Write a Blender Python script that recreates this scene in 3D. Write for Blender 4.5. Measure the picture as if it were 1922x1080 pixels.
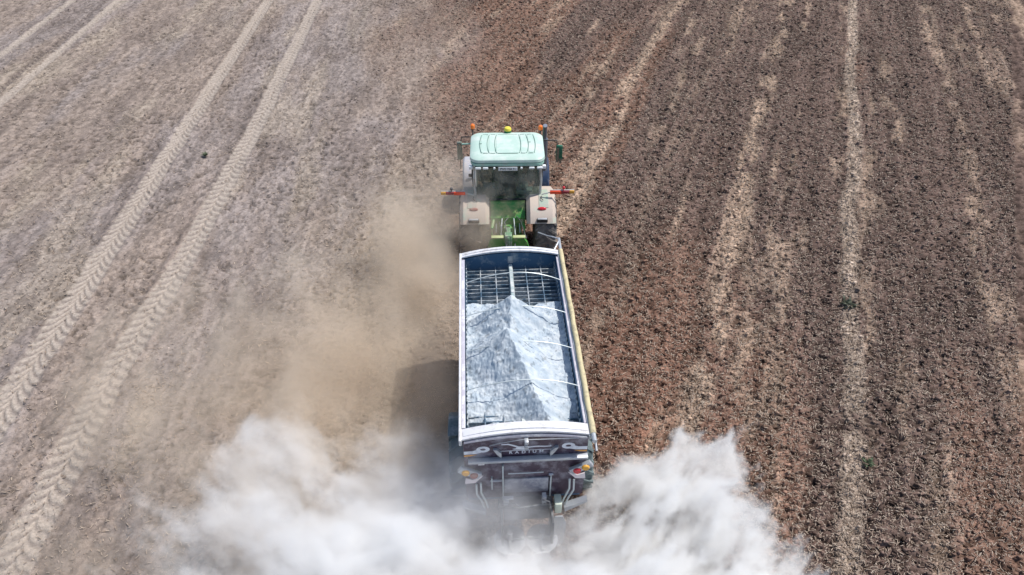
import bpy, bmesh, math, random
import numpy as np
from mathutils import Vector, Matrix
random.seed(7); RNG = np.random.default_rng(11)
for o in list(bpy.data.objects): bpy.data.objects.remove(o)
S = bpy.context.scene
R = math.radians

# ------------------------------------------------------------ camera
cd = bpy.data.cameras.new('camera'); cam = bpy.data.objects.new('camera', cd); S.collection.objects.link(cam)
cam.location = (-0.63, 0, 12.6)
cam.rotation_euler = (R(90 - 40.7), 0, -math.atan(0.0557))
cd.sensor_width = 36.0; cd.lens = 36.0 * 1280 / 1922
cd.clip_start = 0.1; cd.clip_end = 4000
S.camera = cam
# ------------------------------------------------------------ light
SUN_DIR = Vector((0.54, 0.13, 1.0)).normalized()
W = bpy.data.worlds.new('World'); S.world = W; W.use_nodes = True
wn = W.node_tree.nodes; bg = wn['Background']
sky = wn.new('ShaderNodeTexSky'); sky.sky_type = 'NISHITA'; sky.sun_disc = False
sky.sun_elevation = math.asin(SUN_DIR.z); sky.sun_rotation = math.atan2(SUN_DIR.x, SUN_DIR.y)
W.node_tree.links.new(sky.outputs[0], bg.inputs[0]); bg.inputs[1].default_value = 0.13
ld = bpy.data.lights.new('sun', 'SUN'); ld.energy = 4.0; ld.angle = R(1.0); ld.color = (1.0, 0.955, 0.9)
sun = bpy.data.objects.new('sun', ld); S.collection.objects.link(sun)
sun.rotation_euler = (-SUN_DIR).to_track_quat('-Z', 'Y').to_euler(); sun.location = (10, 20, 40)
S.view_settings.view_transform = 'Standard'; S.view_settings.look = 'None'
S.view_settings.exposure = 0.18; S.view_settings.gamma = 1.0
S.render.engine = 'CYCLES'
cy = S.cycles
cy.use_denoising = True
cy.volume_bounces = 8; cy.max_bounces = 12; cy.transparent_max_bounces = 12
cy.volume_step_rate = 1.0; cy.volume_max_steps = 512

# ------------------------------------------------------------ materials
def nt(m): return m.node_tree.nodes, m.node_tree.links
def mat(name, col, rough=0.6, metal=0.0, dirt=None, dirt_amt=0.0, scale=3.0, var=0.12, spec=0.4, bump=0.0, coat=0.0):
    m = bpy.data.materials.new(name); m.use_nodes = True
    N, L = nt(m); p = N['Principled BSDF']
    p.inputs['Roughness'].default_value = rough; p.inputs['Metallic'].default_value = metal
    p.inputs['Specular IOR Level'].default_value = spec
    p.inputs['Coat Weight'].default_value = coat
    tc = N.new('ShaderNodeTexCoord')
    n1 = N.new('ShaderNodeTexNoise'); n1.inputs['Scale'].default_value = scale; n1.inputs['Detail'].default_value = 8
    n1.inputs['Roughness'].default_value = 0.65
    L.new(tc.outputs['Object'], n1.inputs['Vector'])
    mx = N.new('ShaderNodeMix'); mx.data_type = 'RGBA'
    mx.inputs[6].default_value = (*[c * (1 - var) for c in col], 1); mx.inputs[7].default_value = (*[min(1, c * (1 + var)) for c in col], 1)
    L.new(n1.outputs[0], mx.inputs[0]); out = mx.outputs[2]
    if dirt:
        n2 = N.new('ShaderNodeTexNoise'); n2.inputs['Scale'].default_value = scale * 1.7; n2.inputs['Detail'].default_value = 10
        n2.inputs['Roughness'].default_value = 0.7
        L.new(tc.outputs['Object'], n2.inputs['Vector'])
        mr = N.new('ShaderNodeMapRange'); mr.inputs[1].default_value = 0.62 - dirt_amt * 0.5; mr.inputs[2].default_value = 0.78 - dirt_amt * 0.45
        L.new(n2.outputs[0], mr.inputs[0])
        m2 = N.new('ShaderNodeMix'); m2.data_type = 'RGBA'; L.new(mr.outputs[0], m2.inputs[0])
        L.new(out, m2.inputs[6]); m2.inputs[7].default_value = (*dirt, 1); out = m2.outputs[2]
    L.new(out, p.inputs['Base Color'])
    if bump:
        b = N.new('ShaderNodeBump'); b.inputs['Strength'].default_value = bump; b.inputs['Distance'].default_value = 0.02
        n3 = N.new('ShaderNodeTexNoise'); n3.inputs['Scale'].default_value = scale * 8; n3.inputs['Detail'].default_value = 6
        L.new(tc.outputs['Object'], n3.inputs['Vector']); L.new(n3.outputs[0], b.inputs['Height']); L.new(b.outputs[0], p.inputs['Normal'])
    return m
TAN = (0.42, 0.35, 0.28); LIME = (0.5, 0.52, 0.52)
M = {}
M['maroon'] = mat('maroon_paint', (0.058, 0.034, 0.056), 0.42, dirt=(0.26, 0.25, 0.29), dirt_amt=0.28, scale=1.6, spec=0.5)
M['white'] = mat('white_enamel', (0.66, 0.66, 0.68), 0.5, dirt=(0.48, 0.46, 0.45), dirt_amt=0.24, scale=4.5, var=0.04)
M['rail'] = mat('lavender_grey_rail', (0.46, 0.44, 0.5), 0.45, dirt=(0.7, 0.7, 0.7), dirt_amt=0.25)
M['inside'] = mat('dark_blue_lining', (0.05, 0.12, 0.21), 0.5, dirt=(0.3, 0.35, 0.38), dirt_amt=0.2, scale=2.0)
M['grid'] = mat('grid_steel', (0.08, 0.14, 0.2), 0.5, metal=0.2, dirt=LIME, dirt_amt=0.38, scale=2.6)
M['dustybar'] = mat('lime_caked_bar', (0.32, 0.4, 0.4), 0.8, dirt=(0.6, 0.62, 0.6), dirt_amt=0.4)
M['hoop'] = mat('galvanised_hoop', (0.55, 0.6, 0.6), 0.4, metal=0.3, var=0.06)
M['tarp'] = mat('rolled_tarp', (0.58, 0.5, 0.3), 0.75, dirt=(0.35, 0.3, 0.2), dirt_amt=0.28, scale=6, bump=0.3)
M['steel'] = mat('galvanised_steel', (0.42, 0.44, 0.47), 0.42, metal=0.35, dirt=LIME, dirt_amt=0.3)
M['dark'] = mat('dark_steel', (0.035, 0.04, 0.05), 0.5, dirt=(0.2, 0.2, 0.2), dirt_amt=0.3)
M['hose'] = mat('rubber_hose', (0.06, 0.065, 0.075), 0.5, dirt=(0.25, 0.25, 0.25), dirt_amt=0.3)
M['tyre'] = mat('dusty_tyre', (0.05, 0.052, 0.055), 0.85, dirt=(0.2, 0.175, 0.155), dirt_amt=0.5, scale=2.5, bump=0.3)
M['tyre_green'] = mat('lime_dusted_tyre', (0.06, 0.085, 0.09), 0.85, dirt=(0.16, 0.2, 0.2), dirt_amt=0.45, scale=2.5)
M['rim'] = mat('yellow_rim', (0.6, 0.42, 0.04), 0.5, dirt=TAN, dirt_amt=0.4)
M['green'] = mat('green_paint', (0.04, 0.27, 0.045), 0.38, dirt=(0.33, 0.33, 0.2), dirt_amt=0.32, scale=2.5, coat=0.2)
M['roof'] = mat('pale_mint_roof', (0.45, 0.60, 0.52), 0.42, dirt=(0.6, 0.68, 0.62), dirt_amt=0.35, scale=1.3, var=0.05)  # mint paleness puts the green roof's overexposure and dust into its colour
M['roofedge'] = mat('mint_roof_edge', (0.3, 0.5, 0.42), 0.45, dirt=(0.35, 0.42, 0.38), dirt_amt=0.25)
M['fender'] = mat('dust_caked_fender', (0.52, 0.44, 0.37), 0.7, dirt=(0.36, 0.52, 0.42), dirt_amt=0.16, scale=1.4, var=0.08)
M['greyfender'] = mat('pale_grey_guard', (0.42, 0.42, 0.46), 0.5, dirt=(0.5, 0.46, 0.42), dirt_amt=0.3)
M['navy'] = mat('navy_guard', (0.025, 0.045, 0.095), 0.4, dirt=(0.12, 0.13, 0.17), dirt_amt=0.2)
M['black'] = mat('black_plastic', (0.022, 0.024, 0.026), 0.45, dirt=(0.16, 0.15, 0.13), dirt_amt=0.3)
M['seat'] = mat('seat_fabric', (0.05, 0.06, 0.065), 0.9, dirt=(0.2, 0.2, 0.16), dirt_amt=0.3)
M['cabgrey'] = mat('cab_trim_grey', (0.42, 0.46, 0.42), 0.6, dirt=TAN, dirt_amt=0.3)
M['pillar'] = mat('pale_pillar', (0.5, 0.52, 0.5), 0.45, dirt=TAN, dirt_amt=0.3)
M['lamp_white'] = mat('worklight_lens', (0.8, 0.82, 0.82), 0.15, var=0.03)
M['red'] = mat('red_lens', (0.55, 0.02, 0.03), 0.2, var=0.05, coat=0.5)
M['red_dusty'] = mat('dusty_red_lens', (0.32, 0.11, 0.09), 0.6, dirt=TAN, dirt_amt=0.25)
M['redorange'] = mat('bright_red_orange_reflector', (0.85, 0.09, 0.035), 0.35, var=0.05)
M['orange'] = mat('amber_lens', (0.9, 0.2, 0.02), 0.2, var=0.05, coat=0.5)
M['amber'] = mat('yellow_amber_lens', (0.7, 0.36, 0.06), 0.25, var=0.05)
M['yellow'] = mat('yellow_dome', (0.75, 0.62, 0.07), 0.35, var=0.04)
M['domegreen'] = mat('green_dome_base', (0.015, 0.16, 0.05), 0.4)
M['plate'] = mat('plate_white', (0.75, 0.78, 0.78), 0.4, var=0.03)
M['ink'] = mat('plate_ink', (0.03, 0.03, 0.035), 0.5)
M['decal'] = mat('white_decal', (0.74, 0.76, 0.8), 0.45, dirt=(0.5, 0.5, 0.55), dirt_amt=0.2)
M['decal_orange'] = mat('orange_decal', (0.8, 0.36, 0.06), 0.45)
M['exhaust'] = mat('exhaust_pipe', (0.22, 0.25, 0.3), 0.35, metal=0.6)
def glass(name, col, trans, rough=0.06, dustcol=(0.45, 0.42, 0.35), dust=0.3):
    m = bpy.data.materials.new(name); m.use_nodes = True; N, L = nt(m)
    p = N['Principled BSDF']; p.inputs['Roughness'].default_value = rough; p.inputs['Base Color'].default_value = (*col, 1)
    p.inputs['Specular IOR Level'].default_value = 0.6
    tr = N.new('ShaderNodeBsdfTransparent'); tr.inputs[0].default_value = (0.85, 0.92, 0.9, 1)
    ds = N.new('ShaderNodeBsdfDiffuse'); ds.inputs[0].default_value = (*dustcol, 1)
    mx = N.new('ShaderNodeMixShader'); mx.inputs[0].default_value = trans
    L.new(p.outputs[0], mx.inputs[1]); L.new(tr.outputs[0], mx.inputs[2])
    n = N.new('ShaderNodeTexNoise'); n.inputs['Scale'].default_value = 2.2; n.inputs['Detail'].default_value = 8
    tc = N.new('ShaderNodeTexCoord'); L.new(tc.outputs['Object'], n.inputs['Vector'])
    mr = N.new('ShaderNodeMapRange'); mr.inputs[1].default_value = 0.35; mr.inputs[2].default_value = 0.7; mr.inputs[4].default_value = dust
    L.new(n.outputs[0], mr.inputs[0])
    m2 = N.new('ShaderNodeMixShader'); L.new(mr.outputs[0], m2.inputs[0]); L.new(mx.outputs[0], m2.inputs[1]); L.new(ds.outputs[0], m2.inputs[2])
    L.new(m2.outputs[0], N['Material Output'].inputs['Surface'])
    return m
M['glass'] = glass('cab_glass', (0.03, 0.05, 0.05), 0.78, dust=0.55)
M['mirror'] = mat('mirror_glass', (0.25, 0.29, 0.28), 0.12, metal=0.8)

# ------------------------------------------------------------ mesh helpers
class MB:
    """collects shapes (in the coordinates of the thing) into ONE mesh object"""
    def __init__(s): s.b = bmesh.new()
    def _xf(s, vs, mt):
        if mt is not None: bmesh.ops.transform(s.b, matrix=mt, verts=vs)
    def box(s, x0, x1, y0, y1, z0, z1, bev=0.0, mt=None, seg=2):
        r = bmesh.ops.create_cube(s.b, size=1.0); vs = r['verts']
        for v in vs: v.co = Vector(((x0 + x1) / 2 + v.co.x * (x1 - x0), (y0 + y1) / 2 + v.co.y * (y1 - y0), (z0 + z1) / 2 + v.co.z * (z1 - z0)))
        if bev > 0:
            es = list({e for v in vs for e in v.link_edges})
            r = bmesh.ops.bevel(s.b, geom=es, offset=bev, segments=seg, affect='EDGES', profile=0.5)
            vs = list({v for f in r['faces'] for v in f.verts} | {v for v in vs if v.is_valid})
        s._xf(vs, mt); return s
    def tube(s, pts, r, n=8, cap=True):
        pts = [Vector(p) for p in pts]; rings = []
        for i, p in enumerate(pts):
            t = (pts[min(i + 1, len(pts) - 1)] - pts[max(i - 1, 0)]).normalized()
            a = Vector((0, 0, 1)) if abs(t.z) < 0.9 else Vector((1, 0, 0))
            u = t.cross(a).normalized(); w = t.cross(u).normalized()
            rr = r[i] if isinstance(r, (list, tuple)) else r
            rings.append([s.b.verts.new(p + (u * math.cos(k * 2 * math.pi / n) + w * math.sin(k * 2 * math.pi / n)) * rr) for k in range(n)])
        for a, b in zip(rings, rings[1:]):
            for k in range(n): s.b.faces.new((a[k], a[(k + 1) % n], b[(k + 1) % n], b[k]))
        if cap: s.b.faces.new(rings[0][::-1]); s.b.faces.new(rings[-1])
        return s
    def lathe(s, prof, c, axis='x', n=36):
        """prof: (along, radius)"""
        rings = []
        for a, r in prof:
            ring = []
            for k in range(n):
                t = 2 * math.pi * k / n; q = (math.cos(t) * r, math.sin(t) * r)
                co = {'x': (a, q[0], q[1]), 'y': (q[0], a, q[1]), 'z': (q[0], q[1], a)}[axis]
                ring.append(s.b.verts.new(Vector(co) + Vector(c)))
            rings.append(ring)
        for a, b in zip(rings, rings[1:]):
            for k in range(n): s.b.faces.new((a[k], a[(k + 1) % n], b[(k + 1) % n], b[k]))
        s.b.faces.new(rings[0][::-1]); s.b.faces.new(rings[-1]); return s
    def prism(s, poly, d0, d1, plane='xz', mt=None):
        """polygon in a plane extruded between d0 and d1 along the third axis"""
        f = {'xz': lambda p, d: (p[0], d, p[1]), 'xy': lambda p, d: (p[0], p[1], d), 'yz': lambda p, d: (d, p[0], p[1])}[plane]
        a = [s.b.verts.new(f(p, d0)) for p in poly]; b = [s.b.verts.new(f(p, d1)) for p in poly]; n = len(poly)
        s.b.faces.new(a[::-1]); s.b.faces.new(b)
        for k in range(n): s.b.faces.new((a[k], a[(k + 1) % n], b[(k + 1) % n], b[k]))
        s._xf(a + b, mt); return s
    def strip(s, lower, upper, d0, d1):
        """band between two x,z polylines extruded along y"""
        n = len(lower)
        for i in range(n - 1):
            pass
        return s.prism(list(lower) + list(upper)[::-1], d0, d1)
    def ball(s, c, r, seg=16, sc=(1, 1, 1)):
        q = bmesh.ops.create_uvsphere(s.b, u_segments=seg, v_segments=max(6, seg // 2), radius=r)
        for v in q['verts']: v.co = Vector((v.co.x * sc[0], v.co.y * sc[1], v.co.z * sc[2])) + Vector(c)
        return s
    def build(s, name, m, parent=None, smooth=35, label=None):
        bmesh.ops.recalc_face_normals(s.b, faces=s.b.faces)
        me = bpy.data.meshes.new(name); s.b.to_mesh(me); s.b.free(); me.materials.append(m if not isinstance(m, str) else M[m])
        if smooth: me.shade_auto_smooth(angle=R(smooth)) if hasattr(me, 'shade_auto_smooth') else None
        o = bpy.data.objects.new(name, me); S.collection.objects.link(o)
        if smooth:
            for p in me.polygons: p.use_smooth = True
            try: me.set_sharp_from_angle(angle=R(smooth))
            except Exception: pass
        if parent: o.parent = parent
        if label: o['label'] = label
        return o
def thing(name, label, cat, loc=(0, 0, 0), rz=0, group=None):
    o = bpy.data.objects.new(name, None); S.collection.objects.link(o); o.location = loc; o.rotation_euler = (0, 0, rz)
    o['label'] = label; o['category'] = cat
    if group: o['group'] = group
    return o
def arch(x0, x1, z0, rise, n=25):
    return [(x0 + (x1 - x0) * i / (n - 1), z0 + rise * (1 - (2 * i / (n - 1) - 1) ** 2)) for i in range(n)]
def tyre(cx, cy, r, w, mt, parent, rimmat, lugs=22, lugh=0.035):
    h = w / 2
    b = MB().lathe([(-h * .72, r * .56), (-h, r * .66), (-h * .98, r * .88), (-h * .82, r * .97), (-h * .4, r), (h * .4, r), (h * .82, r * .97), (h * .98, r * .88), (h, r * .66), (h * .72, r * .56)], (cx, cy, r + lugh), 'x', 48)
    for i in range(lugs):                       # tread lugs: slanted bars, left and right half staggered
        for sd in (-1, 1):
            a0 = 2 * math.pi * (i + (0.5 if sd > 0 else 0)) / lugs
            pts = []
            for t in (0, .5, 1):
                x = sd * h * (0.02 + 0.96 * t); rr = r * (1.0 - .04 * t ** 3); a = a0 + t * 0.2
                pts.append((x, a, rr))
            vs = []
            dw = 0.32 * math.pi / lugs
            for x, a, rr in pts:
                for da, dr in ((-dw, -.02), (-dw * .75, lugh), (dw * .75, lugh), (dw, -.02)):
                    vs.append(b.b.verts.new((cx + x, cy + math.cos(a + da) * (rr + dr), r + lugh + math.sin(a + da) * (rr + dr))))
            for k in range(2):
                for j in range(3): b.b.faces.new((vs[k * 4 + j], vs[k * 4 + j + 1], vs[k * 4 + j + 5], vs[k * 4 + j + 4]))
            b.b.faces.new(vs[0:4]); b.b.faces.new(vs[8:12][::-1])
    ty = b.build('tyre', mt, parent)
    rm = MB().lathe([(-h * .7, r * .57), (-h * .6, r * .5), (-h * .25, r * .42), (-h * .2, r * .12), (-h * .45, r * .1), (h * .45, r * .1), (h * .2, r * .12), (h * .25, r * .42), (h * .6, r * .5), (h * .7, r * .57)], (cx, cy, r + lugh), 'x', 32)
    rm.build('rim', rimmat, parent)
def wheel(parent, cx, cy, r, w, mt, rimmat, **k):
    e = bpy.data.objects.new('wheel', None); S.collection.objects.link(e); e.parent = parent
    tyre(cx, cy, r, w, mt, e, rimmat, **k); return e
def arc_shell(mb, cx0, cx1, cy, cz, r0, r1, a0, a1, n=18, lip=0.0, rnd=0.07):
    """fender: shell about a wheel, angles in degrees from forward (+y) over the top (90) to the back (180)"""
    nx = 9; grid = []
    for layer, r in ((0, r1), (1, r0)):
        g = []
        for i in range(n + 1):
            a = R(a0 + (a1 - a0) * i / n); row = []
            for j in range(nx):
                t = j / (nx - 1); x = cx0 + (cx1 - cx0) * t
                edge = min(t, 1 - t) * (cx1 - cx0); d = max(0, rnd - edge)
                rr = r - (rnd - math.sqrt(max(0, rnd * rnd - d * d)))
                row.append(mb.b.verts.new((x, cy + math.cos(a) * rr, cz + math.sin(a) * rr)))
            g.append(row)
        grid.append(g)
    for g in grid:
        for i in range(n):
            for j in range(nx - 1): mb.b.faces.new((g[i][j], g[i + 1][j], g[i + 1][j + 1], g[i][j + 1]))
    A, B = grid
    for i in range(n):
        mb.b.faces.new((A[i][0], A[i + 1][0], B[i + 1][0], B[i][0])); mb.b.faces.new((A[i][-1], A[i + 1][-1], B[i + 1][-1], B[i][-1]))
    for j in range(nx - 1):
        mb.b.faces.new((A[0][j], A[0][j + 1], B[0][j + 1], B[0][j])); mb.b.faces.new((A[-1][j], A[-1][j + 1], B[-1][j + 1], B[-1][j]))
    return mb
def text(body, size, m, parent, loc, rot, name='lettering', space=1.0, ext=0.002, sx=1.0):
    c = bpy.data.curves.new(name, 'FONT'); c.body = body; c.size = size; c.extrude = ext; c.align_x = 'CENTER'; c.align_y = 'CENTER'; c.space_character = space; c.offset = size * 0.018
    t = bpy.data.objects.new(name, c); S.collection.objects.link(t)
    dg = bpy.context.evaluated_depsgraph_get(); me = bpy.data.meshes.new_from_object(t.evaluated_get(dg)); bpy.data.objects.remove(t)
    me.materials.clear(); me.materials.append(M[m]); o = bpy.data.objects.new(name, me); S.collection.objects.link(o)
    o.parent = parent; o.location = loc; o.rotation_euler = rot; o.scale = (sx, 1, 1); return o

# ------------------------------------------------------------ noise in numpy
_T = RNG.random((512, 512)).astype(np.float32)
def vnoise(x, y, seed=0):
    x = x + seed * 37.17; y = y + seed * 91.73
    xi = np.floor(x).astype(np.int64); yi = np.floor(y).astype(np.int64)
    fx = (x - xi).astype(np.float32); fy = (y - yi).astype(np.float32)
    fx = fx * fx * (3 - 2 * fx); fy = fy * fy * (3 - 2 * fy)
    x0 = xi & 511; x1 = (xi + 1) & 511; y0 = yi & 511; y1 = (yi + 1) & 511
    a = _T[x0, y0]; b = _T[x1, y0]; c = _T[x0, y1]; d = _T[x1, y1]
    return (a + (b - a) * fx) * (1 - fy) + (c + (d - c) * fx) * fy
def fbm(x, y, oct=4, seed=0, g=0.5):
    s = 0; a = 1; t = 0
    for i in range(oct):
        s = s + a * vnoise(x * 2 ** i, y * 2 ** i, seed + i * 3); t += a; a *= g
    return s / t
def sstep(a, b, x):
    t = np.clip((x - a) / (b - a), 0, 1); return t * t * (3 - 2 * t)
# ------------------------------------------------------------ the field
TR = [(-11.93, -11.93, 0.46, 0), ('curve', 0, 0.46, 1), (-22.8, -22.8, 0.34, 2), (-20.95, -20.95, 0.22, 3), (-20.25, -20.25, 0.33, 4)]
CY_ = np.array([0, 8.1, 11.6, 13.9, 16.6, 24.7, 39.7, 80]); CX_ = np.array([-9.9, -9.87, -9.84, -9.69, -9.46, -9.25, -9.19, -9.1])
def tilled(x, y):
    x0 = -1.2 - (y - 8) * 0.05; w = 1.6 + np.clip(y - 8, 0, 60) * 0.07
    n = (fbm(x * 0.35, y * 0.16, 3, 5) - 0.5) * 5 * np.clip(y / 20, 0.4, 1.4)
    return sstep(-w, w, x - x0 + n)
STREAKS = [(-5.65, .45, .42), (-.2, .5, .5), (7.15, .4, .2), (9.4, .4, .22), (-2.95, .35, .25)]
RU = np.array([14.2, 32.0]); RU = RU / np.linalg.norm(RU)
def field(x, y):
    """height and colour of the soil"""
    m = tilled(x, y)
    wob = 0.10 * (fbm(y * 0.7, y * 0 + 3, 3, 9) - 0.5)
    # height
    wx = (vnoise(x * 3, y * 3, 21) - .5) * .25; wy = (vnoise(x * 3, y * 3, 22) - .5) * .25
    lump = fbm((x + wx) * 4.2, (y + wy) * 5.2, 2, 31)
    clod = fbm((x + wx) * 7.5, (y + wy) * 14.0, 2, 41)
    fine = vnoise(x * 27, y * 30, 51)
    pit = np.clip(0.42 - clod, 0, 1) ** 1.0
    hr = 0.085 * (lump - .5) + 0.17 * (clod - .5) - 0.11 * pit + 0.035 * (fine - .5)
    spk = sstep(0.54, 0.72, fbm(x * 7.5 + wx * 8, y * 10.5 + wy * 8, 3, 61)) * (.35 + .65 * sstep(.35, .6, fbm(x * 1.1, y * .5, 3, 62)))
    ruts = np.sin(y * 2 * math.pi / 0.36 + 5 * fbm(x * .8, y * .3, 2, 12)) * sstep(.5, .7, fbm(x * 1.0, y * .12, 2, 77))
    hl = 0.035 * (lump - .5) + 0.05 * (clod - .5) - 0.075 * spk + 0.02 * (fine - .5) + 0.014 * ruts
    h = hl * (1 - m) + hr * m + 0.06 * (fbm(x * .5, y * .5, 2, 71) - .5)
    # colours
    def C(c): return np.array(c, np.float32)[None, :]
    def mixc(a, b, t): return a + (b - a) * t[:, None]
    g1 = fbm(x * 0.55, y * 0.13, 4, 81); g2 = fbm(x * 0.9, y * 0.2, 3, 82); g3 = fbm(x * 1.2, y * .45, 4, 83)
    left = mixc(C((0.268, 0.216, 0.181)) + 0 * g1[:, None], C((0.258, 0.220, 0.203)), .8 * sstep(.42, .62, g1))
    left = mixc(left, C((0.33, 0.275, 0.22)), 0.6 * sstep(.55, .75, g2)); left = mixc(left, C((0.165, 0.132, 0.115)), 0.5 * sstep(.5, .7, g3))
    g4 = fbm(x * 3.2, y * .35, 4, 84); g5 = fbm(x * 9, y * 5, 3, 85); left = left * ((.89 + .20 * sstep(.3, .7, g4)) * (.80 + .38 * sstep(.3, .7, g5)) * (1 - 0.45 * spk))[:, None]  # colour darkened in the small pits, standing in for their shade
    near = np.exp(-((x + 3.2) / 2.6) ** 2) * sstep(24, 14, y); left = mixc(left, C((0.30, 0.245, 0.185)), 0.7 * near)
    ur = x * RU[1] - y * RU[0]; vr = x * RU[0] + y * RU[1]
    r1 = fbm(ur * 0.45, vr * 0.07, 3, 91); r2 = fbm(ur * 1.5, vr * 0.10, 4, 92); r3 = fbm(ur * 2.2, vr * .8, 4, 93)
    right = mixc(C((0.158, 0.096, 0.070)) + 0 * r1[:, None], C((0.112, 0.077, 0.063)), sstep(.4, .6, r1 + 0.02 * (x - 6)))
    right = mixc(right, C((0.178, 0.096, 0.066)), 0.7 * np.exp(-((x - 2.6) / 2.2) ** 2) * sstep(22, 9, y))
    pale = .22 * sstep(.52, .72, r2) * sstep(.42, .58, r3)
    for us, ws, ks in STREAKS: pale = np.maximum(pale, ks * (1 - sstep(.1, ws, np.abs(ur - us + .7 * (fbm(vr * .3, vr * 0 + us, 3, 94) - .5)))) * sstep(.36, .56, r3)); right = mixc(right, C((0.34, 0.248, 0.182)), 0.85 * pale)
    uline = 20.45 * RU[1] - 38.07 * RU[0]
    dl = np.abs(ur - uline + 0.5 * (fbm(vr * .35, vr * 0 + 1, 3, 97) - .5)); line = (1 - sstep(.10, .32, dl)) * sstep(.15, .45, fbm(x * 1.5, y * 1.2, 3, 98))
    right = mixc(right, C((0.44, 0.35, 0.275)), 0.8 * line)
    r4 = fbm(ur * 3.6, vr * .22, 4, 96); tine = .5 + .5 * np.sin(ur * 2 * math.pi / .42 + 4 * (fbm(ur * .6, vr * .12, 2, 99) - .5)); right = right * ((0.62 + 0.74 * sstep(.32, .66, clod)) * (.80 + .38 * sstep(.3, .7, r4)) * (.93 + .12 * tine))[:, None]; h = h + m * .014 * tine  # hollows between clods darker: crack shading put into the soil colour
    col = left * (1 - m)[:, None] + right * m[:, None]
    dk = sstep(.55, .75, fbm(x * .6, y * .3, 4, 95)); right = right * (1 - .35 * dk)[:, None]
    straw = m * (0.30 + 0.5 * pale + 0.7 * line) * (1 - .5 * dk) + (1 - m) * 0.07 * sstep(.5, .7, g2)
    # wheel tracks pressed into the dry soil
    tk = np.zeros_like(x)
    for a, _, hw, k in TR:
        xc = np.interp(y, CY_, CX_) if a == 'curve' else a
        u = x - xc - wob; hw = hw * np.interp(y, [8, 16, 25, 40], [.92, .80, .70, .62])
        inside = 1 - sstep(hw * .82, hw * 1.12, np.abs(u) + 0.05 * (vnoise(x * 3, y * 3, 15) - .5))
        pitch = 0.29
        bend = np.abs(u) * 1.15 + 0.10 * np.sin(np.abs(u) * 9 + k)
        ph = (y + bend + np.where(u > 0, 0.5 * pitch, 0) + 0.05 * (vnoise(x * 5, y * 5, 17) - .5)) / pitch
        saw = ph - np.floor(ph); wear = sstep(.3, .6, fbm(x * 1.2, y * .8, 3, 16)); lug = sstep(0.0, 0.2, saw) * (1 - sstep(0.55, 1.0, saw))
        mid = 1 - sstep(0.0, 0.07, np.abs(u)) * 1.0
        if k == 3:
            hh = -0.07 * (lug > .5); c2 = C((0.11, 0.09, 0.085)) * np.ones((len(x), 1)); on = inside * (lug > .5)
            h = h * (1 - inside) + inside * (0.02 + hh); col = mixc(col, c2, 0.85 * on)
        else:
            base = -0.038 + (0.032 + .026 * wear) * lug - 0.012 * mid
            shoulder = 0.03 * np.exp(-((np.abs(u) - hw * 1.15) / 0.09) ** 2)
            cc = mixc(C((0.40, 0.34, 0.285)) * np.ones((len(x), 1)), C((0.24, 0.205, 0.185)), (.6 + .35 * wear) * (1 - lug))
            amt = inside * (0.90 + .10 * fbm(x * 2, y * 1.0, 2, 19))
            h = h * (1 - inside) + inside * (base + 0.1 * (fine - .5) * .1) + shoulder
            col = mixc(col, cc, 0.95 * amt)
        tk = np.maximum(tk, inside)
    straw = straw * (1 - tk)
    return h.astype(np.float32), col.astype(np.float32), straw.astype(np.float32), m
def axis(segs, far):
    """segs: (start, stop, step)"""
    a = []
    for s0, s1, st in segs: a += list(np.arange(s0, s1, st))
    a.append(segs[-1][1])
    d = segs[0][2]; lo = []; x = a[0]
    while x > -far: d *= 1.25; x -= d; lo.append(x)
    d = segs[-1][2]; hi = []; x = a[-1]
    while x < far: d *= 1.25; x += d; hi.append(x)
    return np.array(lo[::-1] + a + hi)
def grid_mesh(name, xs, ys, fn):
    X, Y = np.meshgrid(xs, ys); nx, ny = len(xs), len(ys)
    x = X.ravel().astype(np.float64); y = Y.ravel().astype(np.float64)
    h, col, straw, m = fn(x, y)
    co = np.stack([x, y, h], 1).astype(np.float32)
    i = (np.arange(ny - 1)[:, None] * nx + np.arange(nx - 1)[None, :]).ravel()
    q = np.stack([i, i + 1, i + nx + 1, i + nx], 1).astype(np.int32)
    me = bpy.data.meshes.new(name); me.vertices.add(len(co)); me.vertices.foreach_set('co', co.ravel())
    me.loops.add(q.size); me.loops.foreach_set('vertex_index', q.ravel()); me.polygons.add(len(q))
    me.polygons.foreach_set('loop_start', np.arange(len(q), dtype=np.int32) * 4)
    me.update(calc_edges=True); me.validate()
    at = me.color_attributes.new('soil', 'FLOAT_COLOR', 'POINT')
    at.data.foreach_set('color', np.concatenate([col, np.ones((len(col), 1), np.float32)], 1).ravel())
    me.polygons.foreach_set('use_smooth', np.ones(len(q), bool))
    return me
xs = axis([(-29, -14, .062), (-14, -6, .034), (-6, 10, .040), (10, 30, .058)], 700)
ys = axis([(4.2, 16, .034), (16, 26, .048), (26, 43, .07)], 900)
gm = grid_mesh('ground', xs, ys, field)
m = bpy.data.materials.new('dry_soil'); m.use_nodes = True; N, L = nt(m); p = N['Principled BSDF']
p.inputs['Roughness'].default_value = 0.95; p.inputs['Specular IOR Level'].default_value = 0.1
at = N.new('ShaderNodeAttribute'); at.attribute_name = 'soil'
tc = N.new('ShaderNodeTexCoord')
n1 = N.new('ShaderNodeTexNoise'); n1.inputs['Scale'].default_value = 14; n1.inputs['Detail'].default_value = 6; n1.inputs['Roughness'].default_value = 0.75
L.new(tc.outputs['Object'], n1.inputs['Vector'])
mr = N.new('ShaderNodeMapRange'); mr.inputs[1].default_value = .3; mr.inputs[2].default_value = .7; mr.inputs[3].default_value = .62; mr.inputs[4].default_value = 1.38
L.new(n1.outputs[0], mr.inputs[0])
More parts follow.
